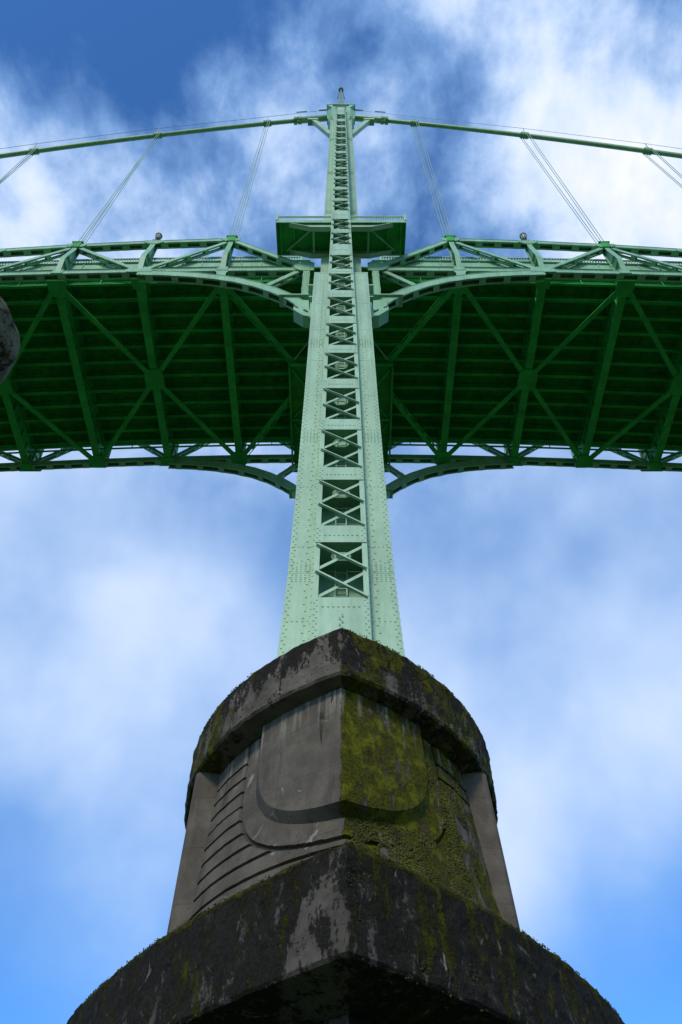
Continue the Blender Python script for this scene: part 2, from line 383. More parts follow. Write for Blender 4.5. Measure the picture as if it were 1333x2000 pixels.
# body: smooth wall with engraved lines
BW, BS, BYN = 4.5, 7.1, -4.45
U1, HB, HT, PP = 3.30, 9.70, 12.0, 2.4
def groove(px, py, h, u, o):
    if u > 50 or h < 8.8: return 0
    a = abs(u)
    if h >= HT: dist = abs(a - U1)
    else:
        A = a / U1; B = (HT - h) / (HT - HB); F = A ** PP + B ** PP - 1
        gx = PP * A ** (PP - 1) / U1; gy = PP * B ** (PP - 1) / (HT - HB); dist = abs(F) / max(1e-4, sqrt(gx * gx + gy * gy))
    d = 0
    if dist < .05: d = -.11
    inside = (a < U1) if h >= HT else ((a / U1) ** PP + ((HT - h) / (HT - HB)) ** PP < 1)
    if not inside and a < 6.2 and dist > .03:
        k = (13.1 - h) / .452; 
        if k > -.3 and (px < 0 or k < 1.4) and abs(k - round(k)) * .452 < .033: d = -.11
    rough = .012 * noise.fractal(Vector((px * 3, py * 3, h * 3)), 1.0, 2.0, 3)
    if px > 0.2: rough += .05 * max(0, noise.fractal(Vector((px * 2.2 + 7, py * 2.2, h * 1.4)), 1.0, 2.0, 4)) * min(1, (px - .2))
    return d + rough
def bbat(h): return (.019 * (13.9 - h), .0045 * (13.9 - h))
def bshift(h): return .022 * max(0, 13.9 - h)
bplan = ogive(BW, BS, BYN, YC - BYN, .036)
mb = MB(); shell(mb, bplan, [(0, 8.2), (0, 8.8)] + [(0, 8.9 + i * .024) for i in range(214)], BYN, BW, groove, bshift, batter=bbat)
mb.build('body', BODYM, pier, recalc=False)
def body_point(u, h):
    a = abs(u)
    for i in range(len(bplan) - 1):
        if bplan[i + 1][4] >= a: break
    p, q = bplan[i], bplan[i + 1]; t = (a - p[4]) / max(1e-6, q[4] - p[4])
    x, y, nx, ny = [p[j] + (q[j] - p[j]) * t for j in range(4)]
    bx, by = bbat(h); sg = 1 if u >= 0 else -1
    return Vector((sg * x * (1 + bx) + bshift(h), (y - YC) * (1 + by) + YC, h)), Vector((sg * nx, ny, 0))
# shield: raised U-shaped panel hanging under the cap
def shield():
    SYN = -4.98; sp = ogive(5.3, 9.2, SYN, 4, .04); us = [p[4] for p in sp]; US = 2.78
    def at(u, h):
        a = abs(u)
        for i in range(len(sp) - 1):
            if sp[i + 1][4] >= a: break
        p, q = sp[i], sp[i + 1]; t = (a - p[4]) / max(1e-6, q[4] - p[4])
        x, y = p[0] + (q[0] - p[0]) * t, p[1] + (q[1] - p[1]) * t
        return Vector(((1 if u >= 0 else -1) * x * (1 + .012 * (13.9 - h)) + bshift(h), y - .02 * (13.9 - h), h))
    mb = MB(); nu = 120; nh = 70; grid = []
    for i in range(nu + 1):
        t = -1 + 2 * i / nu; u = US * math.copysign(abs(t) ** .85, t); hb = 10.42 + 1.95 * (1 - max(0, 1 - abs(u / US) ** 2.3) ** (1 / 2.3))
        col = []
        for j in range(nh + 1):
            h = hb + (13.93 - hb) * j / nh; p = at(u, h)
            r = .010 * noise.fractal(p * 2.5, 1.0, 2.0, 4)
            if u > .05 : r += .035 * max(0, noise.fractal(p * 2.6 + Vector((3, 0, 0)), 1.0, 2.0, 4))
            col.append(p + Vector((.5 if u > 0 else -.5, -.8, 0)) * (r if abs(u) > .02 else 0))
        grid.append(col)
    n = nh + 1; vs = [p for c in grid for p in c]
    mb.add(vs, [(i * n + j, (i + 1) * n + j, (i + 1) * n + j + 1, i * n + j + 1) for i in range(nu) for j in range(nh)])
    # thickness: from the rim back to the body
    rim = [grid[0][j] for j in range(nh, 0, -1)] + [grid[i][0] for i in range(nu + 1)] + [grid[nu][j] for j in range(1, nh + 1)]
    us_ = [-US] * nh + [US * math.copysign(abs(-1 + 2 * i / nu) ** .85, -1 + 2 * i / nu) for i in range(nu + 1)] + [US] * nh
    back = []
    for p, u in zip(rim, us_):
        q, nn = body_point(u * 1.05, p.z - .27 * max(0, 1 - max(0, p.z - 10.4) / 2.6)); back.append(q - nn * .1)
    m = len(rim); mb.add(rim + back, [(k, k + 1, m + k + 1, m + k) for k in range(m - 1)])
    mb.build('shield_panel', SHIELDM, pier, recalc=False)
shield()
# cap
CW, CS, CYN = 5.1, 8.2, -5.5
cplan = ogive(CW, CS, CYN, YC - CYN, .05)
mb = MB(); shell(mb, cplan, [(1.3, 13.80), (.62, 13.80), (.60, 13.72), (.05, 13.86), (0, 13.93)] + [(0, 13.98 + i * .058) for i in range(26)] + [(.04, 15.50), (.10, 15.53), (.6, 15.56), (2.6, 15.7)], CYN, CW, lump(.055, 2.6), lid_hi=True)
mb.build('cap', CAPM, pier, recalc=False)
# lower belt and shaft
EW, ES, EYN = 11.0, 23.0, -6.7
eplan = ogive(EW, ES, EYN, YC - EYN, .055)
mb = MB(); shell(mb, eplan, [(2.2, 6.0), (1.5, 6.05), (.06, 6.30), (0, 6.37)] + [(0, 6.43 + i * .057) for i in range(36)] + [(.05, 8.50), (.14, 8.54), (1.2, 8.70), (3.6, 8.98)], EYN, EW, lump(.07, 2.2), lambda h: .13)
mb.build('belt', BELTM, pier, recalc=False)
splan = [p for i, p in enumerate(eplan) if i % 6 == 0 or i == len(eplan) - 1]
mb = MB(); shell(mb, splan, [(1.2, -1.7), (1.4, 2.0), (1.6, 6.12)], EYN, EW, None, lambda h: .13)
mb.build('shaft', BELTM, pier, recalc=False)
# pilasters where the prow meets the straight flank
for sg in (-1, 1):
    mb = MB()
    lo = [(3.0, -1.0), (4.48, -.92), (4.58, -.8), (4.58, 16.9), (3.0, 16.9)]; hi = [(2.8, -1.05), (4.26, -.98), (4.36, -.87), (4.36, 16.9), (2.8, 16.9)]
    n = 5; vs = [(sg * x + .09, y, 8.3) for x, y in lo] + [(sg * x, y, 13.82) for x, y in hi]
    mb.add(vs, [(k, (k + 1) % n, n + (k + 1) % n, n + k) for k in range(n)] + [tuple(range(n)), tuple(range(n, 2 * n))])
    mb.build('pilaster', PILM, pier)
# moss cushions growing out from the wall (uncountable)
def moss():
    mb = MB()
    def tuft(p, n, r):
        a = n.cross(Vector((0, 0, 1))).normalized(); b = n.cross(a); k = random.randint(4, 6); ph = random.random() * 6
        vs = [p + (a * cos(ph + 2 * pi * i / k) + b * sin(ph + 2 * pi * i / k)) * r * random.uniform(.7, 1.25) - n * .01 for i in range(k)]
        top = p + n * r * random.uniform(.35, .8) + Vector((0, 0, -r * random.uniform(0, .6)))
        mb.add(vs + [top], [(i, (i + 1) % k, k) for i in range(k)])
    def fld(p, s=.9, off=0): return noise.fractal(Vector((p.x * s + off, p.y * s, p.z * s * .6)), 1.0, 2.0, 5)
    cnt = 0
    while cnt < 7000:                      # right flank of the body
        u = random.uniform(.15, 4.4); h = 8.9 + 4.6 * random.random() ** 1.25
        p, n = body_point(u, h)
        if u < 2.75 and h > 10.4: continue
        if u > 3 and h > 12.3 and random.random() < .85: continue
        if fld(p, 1.3) < -.12: continue
        tuft(p + n * .02, n, random.uniform(.014, .045)); cnt += 1
    def on_plan(plan, o, h):
        i = random.randrange(0, len(plan) - 1); x, y, nx, ny, u = plan[i]; return Vector((x, y, h)), Vector((nx, ny, 0)), u
    cnt = 0
    while cnt < 5200:                      # cap face, mostly on the right, and along its upper rim
        h = random.uniform(13.9, 15.55); p, n, u = on_plan(cplan, 0, h); sg = 1 if random.random() < .72 else -1
        if u > 8.5: continue
        q = Vector((sg * p.x, p.y, p.z)); nn = Vector((sg * n.x, n.y, 0))
        lim = .06 if sg > 0 else (.12 if q.x < -2.6 else .45)
        if h > 15.25: lim -= .05
        if fld(q, 1.1, 4) < lim: continue
        mb.m = 0 if random.random() < .45 else 1; tuft(q - nn * .03, nn, random.uniform(.012, .035)); cnt += 1
    cnt = 0
    while cnt < 6500:                      # belt
        h = 6.25 + 2.28 * random.random() ** .8; p, n, u = on_plan(eplan, 0, h); sg = random.choice((-1, 1))
        if u > 12: continue
        q = Vector((sg * p.x + .13, p.y, p.z)); nn = Vector((sg * n.x, n.y, 0))
        lim = -.02
        if sg < 0 and u < 1.2: lim = .6
        if h > 8.25: lim -= .2
        if fld(q, 1.0, 9) < lim: continue
        mb.m = 0 if random.random() < .22 else 1; tuft(q - nn * .03, nn, random.uniform(.012, .036)); cnt += 1
    mb.m = 0
    for i in range(900):                   # green seam along the belt's top edge
        p, n, u = on_plan(eplan, 0, 8.52)
        if u > 8: continue
        sg = random.choice((-1, 1, 1)); tuft(Vector((sg * p.x + .13, p.y + random.uniform(0, .12), 8.52 + random.uniform(-.03, .03))), Vector((sg * n.x * .5, n.y * .5, .8)).normalized(), random.uniform(.014, .034))
    tag(mb.build('moss', [MOSS, MOSS_DARK], pier), kind='stuff')
moss()

# ------------------------------------------------------------------ steel tower
tower = thing('bridge_tower', (0, YC, 15.6), 'tall pale green riveted steel bridge tower with laced central column and pointed spire', 'tower')
def lerp_tab(tab, h):
    if h <= tab[0][0]: return tab[0][1]
    for (a, va), (b, vb) in zip(tab, tab[1:]):
        if h <= b: return va + (vb - va) * (h - a) / (b - a)
    return tab[-1][1]
def ys(h): return 19 + .0367 * (h - 57) - 22           # front of the laced column
def yp(h): return ys(h) + .62 if h < 48.001 else -.62   # front of the leg's flank plates, set back above the deck seats
HW_LO = [(14.5, 1.96), (16.5, 1.875), (19.4, 1.79), (24, 1.73), (32, 1.69), (48.0, 1.66)]
HW_UP = [(48.0, 1.40), (56, 1.42), (65, 1.35), (99.6, 1.17)]
SHW = [(14, .92), (18.7, .89), (41.5, .80), (49.5, .735), (58, .66), (100, .53)]
WHW = [(14, .73), (18.7, .71), (41.5, .61), (49.5, .55), (58, .50), (100, .41)]
H_STEP, H_TOP = 48.0, 99.6
OPEN = [(17.72, 20.47), (21.39, 24.24), (25.08, 27.94), (28.79, 31.6), (32.5, 35.27), (36.15, 38.86), (39.78, 42.49), (43.5, 46.19), (47.02, 49.53), (51.62, 54.02), (54.82, 57.15), (59.23, 61.77), (62.38, 64.93), (65.69, 68.21), (68.87, 71.43), (72.05, 74.44), (74.95, 77.3), (78.07, 80.38), (81.03, 83.27), (83.83, 86.0), (86.68, 88.78), (89.71, 91.83), (93.1, 95.6)]
DEEP = 1.5                                            # depth of the laced column
def tower_leg(mirror=False):
    def my(y): return 2 * YC - y if mirror else y
    def V(x, y, z): return (x, my(y), z)
    nrm = (0, 1 if mirror else -1, 0)
    for tab, h0, h1 in ((HW_LO, 14.9, H_STEP), (HW_UP, H_STEP, H_TOP)):
        hs = [h0] + [a for a, _ in tab if h0 < a < h1] + [h1]
        hs = sorted(set(hs + [h0 + (h1 - h0) * i / 8 for i in range(9)]))
        for sg in (-1, 1):
            mb = MB(); vs = []
            for h in hs:
                w = lerp_tab(tab, h); s = lerp_tab(SHW, h) - .002; up = tab is HW_UP; y0 = -.62 if up else yp(h); y1 = -y0
                vs += [V(sg * s, y0, h), V(sg * w, y0, h), V(sg * w, y1, h), V(sg * .0, y1, h), V(sg * 0, y1 - .06, h), V(sg * (w - .06), y1 - .06, h), V(sg * (w - .06), y0 + .06, h), V(sg * s, y0 + .06, h)]
            n = 8
            mb.add(vs, [(i * n + k, i * n + (k + 1) % n, (i + 1) * n + (k + 1) % n, (i + 1) * n + k) for i in range(len(hs) - 1) for k in range(n)])
            m = (len(hs) - 1) * n; mb.add(vs[:n], [tuple(range(n))]); mb.add(vs[m:], [tuple(range(n))])
            if not mirror:
                def rp(x, h): return (x, yp(h) - .003, h)
                h = h0 + .3; i = 0
                big = .042 if h1 <= H_STEP + 1 else .04
                while h < h1 - .2:                     # staggered rows along both edges
                    w = lerp_tab(tab, h); s = lerp_tab(SHW, h); wid = w - s
                    mb.rivet(rp(sg * (w - .08), h), (0, -1, 0), big * .85); mb.rivet(rp(sg * (w - .17), h + .16), (0, -1, 0), big * .85)
                    mb.rivet(rp(sg * (s + .08), h + .08), (0, -1, 0), big * .7)
                    if i % 2 == 0: mb.rivet(rp(sg * (s + .24), h), (0, -1, 0), big)
                    else: mb.rivet(rp(sg * (s + .30), h), (0, -1, 0), big)
                    mb.rivet((sg * w, yp(h) + .1, h), (sg, 0, 0), big)
                    h += .32; i += 1
                k = h0 + 2.4
                while k < h1 - .5:                     # stiffener rows
                    w = lerp_tab(tab, k); s = lerp_tab(SHW, k); mb.rivets(rp(sg * (s + .14), k), rp(sg * (w - .14), k), (0, -1, 0), .15, big * .8); k += 3.69 if h1 <= H_STEP + 1 else 3.1
                for hsp in (19.6, 28.4, 37.7, 52.2, 66.0, 77.0, 89.0):      # spliced plates: a joint between dense rivet groups
                    if not (h0 < hsp < h1): continue
                    w = lerp_tab(tab, hsp); s = lerp_tab(SHW, hsp); a, b = s + .16, w - .14
                    for r_ in range(-4, 7):
                        if r_ == 0: continue
                        q = hsp + r_ * .105
                        for c_ in range(5):
                            if (c_ + r_) % 2 and r_ > 3: continue
                            mb.rivet(rp(sg * (a + (b - a) * c_ / 4), q), (0, -1, 0), .03)
                    m_ = mb.m; mb.m = 1
                    p = sg * (s + .02), sg * (w + .004)
                    mb.box(min(p), max(p), yp(hsp) - .006, yp(hsp) + .02, hsp - .018, hsp + .018); mb.m = m_
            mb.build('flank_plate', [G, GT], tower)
        # ledge where the leg narrows / cornice at its head
        mb = MB(); w = lerp_tab(HW_LO, H_STEP) + .012 if h1 == H_STEP else lerp_tab(HW_UP, H_TOP) + .12
        y0 = yp(48) - .012 if h1 == H_STEP else -.68
        ya, yb = sorted((my(y0), my(-y0)))
        for sg in (-1, 1):
            mb = MB(); i0 = lerp_tab(SHW, h1) + .004
            mb.box(*sorted((sg * i0, sg * w)), ya, yb, h1 + .001, h1 + .16)
            if h1 == H_TOP: mb.box(*sorted((sg * i0, sg * (w + .08))), ya - .08, yb + .08, h1 + .16, h1 + .34)
            mb.build('ledge' if h1 == H_STEP else 'cornice', G, tower)
    if mirror: return
    # laced column: corner angles
    hs = [14.9] + [a for a, _ in SHW[1:-1]] + [99.9]
    hs = sorted(set(hs + [15 + i * 4 for i in range(22)]))
    for sg in (-1, 1):
        mb = MB(); vs = []
        for h in hs:
            s = lerp_tab(SHW, h); w = lerp_tab(WHW, h); y0 = ys(h); yb_ = y0 + (DEEP if h < 46 else max(DEEP, -.55 - y0))
            vs += [(sg * w, y0, h), (sg * s, y0, h), (sg * s, yb_, h), (sg * (s - .04), yb_, h), (sg * (s - .04), y0 + .04, h), (sg * w, y0 + .04, h)]
        n = 6
        mb.add(vs, [(i * n + k, i * n + (k + 1) % n, (i + 1) * n + (k + 1) % n, (i + 1) * n + k) for i in range(len(hs) - 1) for k in range(n)])
        m = (len(hs) - 1) * n; mb.add(vs[:n], [tuple(range(n))]); mb.add(vs[m:], [tuple(range(n))])
        for h in [15 + i * .3 for i in range(280)]:
            s = lerp_tab(SHW, h); mb.rivet((sg * s, ys(h) + .12, h), (sg, 0, 0), .03)
            mb.rivet((sg * s, ys(h) + .5, h), (sg, 0, 0), .03)
        mb.build('corner_angle', G, tower)
    # back wall of the column and its ladder
    mb = MB(); vs = []
    for h in hs:
        s = lerp_tab(SHW, h) - .045; y0 = ys(h) + DEEP - .06
        vs += [(-s, y0, h), (s, y0, h), (s, y0 + .04, h), (-s, y0 + .04, h)]
    mb.add(vs, [(i * 4 + k, i * 4 + (k + 1) % 4, (i + 1) * 4 + (k + 1) % 4, (i + 1) * 4 + k) for i in range(len(hs) - 1) for k in range(4)])
    for h in [17.5 + i * .42 for i in range(95)]:
        s = lerp_tab(SHW, h)
        for f in (-.62, -.45, .45, .62): mb.rivet((s * f, ys(h) + DEEP - .062, h), (0, -1, 0), .03)
    mb.build('back_plate', GT, tower)  # darker green than the leg stands in for shade inside the column
    mb = MB()
    for sg in (-1, 1): mb.beam((sg * .2, ys(17.3) + DEEP - .24, 17.3), (sg * .2, ys(60) + DEEP - .24, 60), .05, .05, (0, 1, 0))
    h = 17.5
    while h < 60: mb.beam((-.2, ys(h) + DEEP - .24, h), (.2, ys(h) + DEEP - .24, h), .04, .04); h += .4
    mb.build('ladder', G, tower)
    # tie plates, diaphragms, lacing bars
    edges = [14.9] + [v for o in OPEN for v in o] + [99.9]
    for i in range(0, len(edges), 2):
        a, b = edges[i], edges[i + 1]; mb = MB(); sa, sb = lerp_tab(SHW, a) - .02, lerp_tab(SHW, b) - .02
        ya, yb = ys(a) - .035, ys(b) - .035
        vs = [(-sa, ya, a), (sa, ya, a), (sb, yb, b), (-sb, yb, b)]; mb.prism(vs, (0, .033, 0))
        big = .042
        mid = (a + b) / 2; s = lerp_tab(SHW, mid)
        nr = 8 if mid < 62 else 6
        if b - a > .6:
            zr = mid - .08 if i else b - .42
            for k in range(nr): mb.rivet((-s * .62 + 1.24 * s * k / (nr - 1), ys(zr) - .037, zr), (0, -1, 0), big)
        for sg in (-1, 1):
            q = a + .1; k = 0
            while q < b - .05 or k == 0:
                ww = lerp_tab(SHW, q); mb.rivet((sg * (ww - (.07 if k % 2 else .15)), ys(q) - .037, q), (0, -1, 0), big * .85); q += .13; k += 1
        if i == 0:
            for k in range(14): mb.rivet((.04 if k % 2 else -.04, ys(15.2) - .037, 15.2 + k * .13), (0, -1, 0), big * .9)
        if i == len(edges) - 2: mb.box(-.60, .60, ys(b) - .12, ys(b) + .3, b - .001, b + .16)
        mb.build('tie_plate', G, tower)
        if i == 0 or i == len(edges) - 2: continue
    for a, b in OPEN:
        # diaphragm with a manhole at the head of each opening
        h = b + .12; s = lerp_tab(SHW, h) - .05; y0, y1 = ys(h) + .05, ys(h) + DEEP - .065; cx, cy = 0, (y0 + y1) / 2 - .02
        n = 20; hx, hy = s * .42, .20
        inner = [(cx + (hx - hy) * math.copysign(1, cos(2 * pi * (k + .5) / n)) + hy * cos(2 * pi * (k + .5) / n), cy + hy * sin(2 * pi * (k + .5) / n)) for k in range(n)]
        outer = []
        for x, y in inner:
            dx, dy = x - cx, y - cy; t = min((s / abs(dx)) if abs(dx) > 1e-6 else 1e9, ((y1 - y0) / 2 / abs(dy)) if abs(dy) > 1e-6 else 1e9); outer.append((cx + dx * t, (y0 + y1) / 2 + dy * t))
        mb = MB(); vs = [(x, y, h) for x, y in inner] + [(x, y, h) for x, y in outer]
        mb.add(vs, [(k, (k + 1) % n, n + (k + 1) % n, n + k) for k in range(n)])
        corners = [(-s, y0), (s, y0), (s, y1), (-s, y1)]
        for c in corners:
            ks = sorted(range(n), key=lambda k: (outer[k][0] - c[0]) ** 2 + (outer[k][1] - c[1]) ** 2)[:2]
            mb.add([(outer[ks[0]][0], outer[ks[0]][1], h), (c[0], c[1], h), (outer[ks[1]][0], outer[ks[1]][1], h)], [(0, 1, 2)])
        mb.build('diaphragm', GT, tower, recalc=False)
        # two crossed pairs of lacing bars
        mid = (a + b) / 2
        for (lo, hi) in ((a, mid), (mid, b)):
            t = .085 if a < 60 else .075
            s0, s1 = lerp_tab(SHW, lo) - .07, lerp_tab(SHW, hi) - .07; p0 = Vector((s0, ys(lo) - .035, lo + .03)); p1 = Vector((-s1, ys(hi) - .035, hi - .10))
            mb = MB(); mb.beam(p0, p1, .03, t * 1.5, (0, 0, 1)); e = Vector((0, -.05, -t * .7)); mb.beam(p0 + e, p1 + e, .09, .025, (0, 0, 1))
            for q in (.03, .97, .5): mb.rivet(p0.lerp(p1, q) + Vector((0, -.018, .01)), (0, -1, 0), .03)
            mb.build('lacing_bar', G, tower)
            w0, w1 = lerp_tab(SHW, lo) - .06, lerp_tab(SHW, hi) - .06
            mb = MB(); mb.beam((-w0, ys(lo) + .065, lo + .03), (w1, ys(hi) + .065, hi - .06), .03, t * 1.35, (0, 0, 1)); mb.build('lacing_bar', G, tower)
tower_leg(False)
tower_leg(True)

def saddle(my):
    mb = MB(); k = .42
    prof = [(1.12, 97.0), (1.5, 98.2), (1.5, 103.0)]
    vs = []; n = 8
    for w, h in prof:
        d = .95 if w > 1.2 else .6
        pts = [(-w, -d + k), (-w + k, -d), (w - k, -d), (w, -d + k), (w, d - k), (w - k, d), (-w + k, d), (-w, d - k)]
        vs += [(x, my(y), h) for x, y in pts]
    mb.add(vs, [(i * n + j, i * n + (j + 1) % n, (i + 1) * n + (j + 1) % n, (i + 1) * n + j) for i in range(2) for j in range(n)]); mb.add(vs[:n], [tuple(range(n))]); mb.add(vs[-n:], [tuple(range(n))])
    for sg in (-1, 1):
        mb.box(sg * 1.52 - .05, sg * 1.52 + .05, *sorted((my(-.6), my(-.5))), 98.4, 102.9)
    o = mb.build('saddle_housing', GT, tower)
    mb = MB(); mb.box(-1.66, 1.66, *sorted((my(-1.12), my(1.12))), 103.0, 103.3)
    for sg in (-1, 1): mb.prism([(sg * .95, my(-.95), 101.9), (sg * 1.6, my(-1.08), 102.99), (sg * .95, my(-1.08), 102.99)], (0, .5 if my(0) == 0 else -.5, 0))
    r = mb.build('roof', GT, tower)
    mb = MB(); prof = [(1.05, 103.302), (.78, 104.2), (.58, 106.2), (.42, 109), (.28, 112.6), (.17, 115.6), (.17, 116.9)]
    mb.lathe((0, my(0), 0), prof, 4, pi / 4); mb.lathe((0, my(0), 116.6), [(.12, 0), (.34, .15), (.34, .7), (.12, .9)], 8)
    for sg in (-1, 1): mb.beam((sg * .42, my(0), 112.0), (sg * .30, my(0), 115.4), .06, .3, (0, 1, 0))
    mb.build('spire', ROOF, tower)
    mb = MB(); mb.lathe((0, my(0), 117.5), [(.22, 0), (.26, .2), (.18, .45), (.04, .6)], 10, 0, True); mb.build('beacon', ORANGE, tower)
saddle(lambda y: y); saddle(lambda y: 2 * YC - y)
for sg in (-1, 1):               # struts from the leg to the cable sleeves
    mb = MB(); mb.beam((sg * 1.1, -.1, 92.8), (sg * 3.05, -.1, 98.95), .5, .45, (0, 1, 0)); mb.box(*sorted((sg * 2.6, sg * 3.8)), -.4, .3, 98.95, 99.5); mb.build('sleeve_strut', G, tower)
    mb = MB(); mb.beam((sg * 1.1, -.1, 94.2), (sg * 2.8, -.1, 99.9), .1, .12, (0, 1, 0)); mb.beam((sg * 1.1, .2, 94.8), (sg * 2.5, .2, 99.9), .06, .06, (0, 1, 0)); mb.build('stay_rod', ROPE, tower)

# balcony that carries the footway round the outside of the leg
def balcony():
    mb = MB(); z = 57.4
    X, Y0, Y1 = 4.6, -2.72, -.45
    w = lerp_tab(SHW, z) + .02
    for sg in (-1, 1):
        a, b = sorted((sg * w, sg * X)); mb.box(a, b, Y0, Y1, z, z + .12)
        me = MB(); me.box(a, b, Y0 - .05, Y0 - .001, z - .2, z + .2); me.box(a, b, Y1 + .001, Y1 + .05, z - .35, z + .12)
        c = sorted((sg * (X + .001), sg * (X + .05))); me.box(c[0], c[1], Y0 - .05, Y1 + .05, z - .3, z + .2); me.build('balcony_edge', GT, tower)
        for xx in (4.25, 3.3): mb.box(*sorted((sg * xx, sg * (xx + .12))), Y0 + .01, Y1 - .01, z - .22, z - .002)
    bal = mb.build('balcony_floor', GF, tower)  # shade-deepened green for the dark underside
    for sg in (-1, 1):
        for yy in (Y0 + .12, Y1 - .2):          # cantilever brackets with a raked tail
            mb = MB(); P = [(w + .02, z - .003), (3.75, z - .003), (3.7, z - .12), (2.1, z - 1.0), (w + .02, z - 1.0)]
            mb.prism([(sg * x, yy, q) for x, q in P], (0, .05, 0))
            mb.beam((sg * (w + .05), yy + .02, z - 1.03), (sg * 2.1, yy + .02, z - 1.03), .34, .06); mb.beam((sg * 2.1, yy + .02, z - 1.03), (sg * 3.72, yy + .02, z - .14), .34, .06)
            mb.build('bracket', G, tower)
        mb = MB(); mb.ibeam((sg * 1.95, Y0 + .2, z - .8), (sg * 1.95, Y1 - .2, z - .8), .12, .35, .03); mb.beam((sg * 1.95, Y0 + .2, z - .6), (sg * 3.9, Y1 - .3, z - .3), .1, .1); mb.build('bracket', GT, tower)
    mb = MB()
    for sg in (-1, 1):
        a, b = w + .02, X
        mb.beam((sg * a, Y0, z + 1.12), (sg * b, Y0, z + 1.12), .1, .12); mb.beam((sg * a, Y0, z + .95), (sg * b, Y0, z + .95), .05, .05); mb.beam((sg * a, Y0, z + .3), (sg * b, Y0, z + .3), .06, .06)
        mb.beam((sg * b, Y0, z + 1.12), (sg * b, Y1, z + 1.12), .1, .12); mb.beam((sg * b, Y0, z + .3), (sg * b, Y1, z + .3), .06, .06)
        n = 24
        for k in range(n + 1): x = sg * (a + (b - a) * k / n); mb.box(x - .022, x + .022, Y0 - .02, Y0 + .02, z + .2, z + 1.08)
        for k in range(14): y = Y0 + (Y1 - Y0) * k / 13; mb.box(sg * b - .022, sg * b + .022, y - .022, y + .022, z + .2, z + 1.08)
        mb.box(sg * b - .09, sg * b + .09, Y0 - .09, Y0 + .09, z + .2, z + 1.36)
    mb.build('balcony_railing', G, tower)
balcony()
for sg in (-1, 1):              # seats for the truss ends on each side of the leg
    for x0, x1, y0, y1, z0, z1 in ((1.43, 2.15, -1.0, .6, 50.25, 50.42), (1.66, 1.95, -.9, .7, 45.6, 47.9), (1.43, 2.05, -1.2, .7, 47.95, 48.1)):
        mb = MB(); mb.box(*sorted((sg * x0, sg * x1)), y0, y1, z0, z1); mb.build('truss_seat', GT, tower)

# ------------------------------------------------------------------ deck geometry
PX = [2.65, 8.4, 14.25, 19.95, 25.7, 31.45, 37.2, 42.95, 48.7, 54.45, 60.2]
FAR = 2 * YC
def droop(x):
    a = abs(x)
    return .0017 * a * a if a < 30 else .0017 * 900 + .102 * .5 * (a - 30)
def zc(x): return 54.95 - droop(x)                     # chord line at deck level
def zt(x): return 61.1 - droop(x) * 2.3              # upper chord
# --- deck
deck = thing('bridge_deck', (0, YC, 55), 'dark green road deck seen from below with crossing steel floor framing', 'bridge deck')
XS = [-60.2 + 120.4 * i / 40 for i in range(41)]
mb = MB()
for a, b in zip(XS, XS[1:]):
    vs = [(x, y, zc(x) + q) for x in (a, b) for y, q in ((.48, 2.0), (1.1, 1.64), (FAR - 1.1, 1.64), (FAR - .48, 2.0), (FAR - .48, 2.25), (.48, 2.25))]
    mb.add(vs, [(k, (k + 1) % 6, 6 + (k + 1) % 6, 6 + k) for k in range(6)])
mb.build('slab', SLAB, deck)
for k in range(12):
    y = 1.15 + (FAR - 2.3) * k / 11; mb = MB()
    for a, b in zip(XS, XS[1:]): mb.ibeam((a, y, zc(a) + 1.345), (b, y, zc(b) + 1.345), .26, .56, .05)
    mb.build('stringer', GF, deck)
for y, lo, hi in ((.42, 1.98, 3.02), (FAR - .5, 1.98, 2.45)):
    for sg in (-1, 1):
        mb = MB()
        for a, b in zip([2.3 + i * 2.9 for i in range(20)], [2.3 + i * 2.9 for i in range(1, 21)]):
            md = (lo + hi) / 2
            mb.beam((sg * a, y, zc(a) + md), (sg * b, y, zc(b) + md), .06, hi - lo); mb.beam((sg * a, y, zc(a) + hi + .037), (sg * b, y, zc(b) + hi + .037), .34, .07); mb.beam((sg * a, y, zc(a) + lo - .027), (sg * b, y, zc(b) + lo - .027), .26, .05)
        for i in range(38): x = sg * (3 + i * 1.45); mb.box(x - .03, x + .03, y - .09, y + .09, zc(x) + lo + .01, zc(x) + hi - .02)
        mb.build('fascia_girder', GT, deck)
for sg in (-1, 1):
    for i, x in enumerate(PX[1:]):
        mb = MB(); X = sg * x; z = zc(x)
        mb.box(X - .28, X + .28, .22, FAR - .22, z - .62, z - .54); mb.box(X - .03, X + .03, .22, FAR - .22, z - .54, z + 1.55); mb.box(X - .22, X + .22, .9, FAR - .9, z + 1.5, z + 1.6)
        for k in range(13):
            y = .75 + (FAR - 1.5) * k / 12
            for q in (-1, 1): mb.prism([(X + q * .035, y, z - .535), (X + q * .26, y, z - .535), (X + q * .10, y, z + .72), (X + q * .035, y, z + .72)], (0, .03, 0))
        # small knee brackets where the stringers sit
        mb.build('floor_beam', GF, deck)
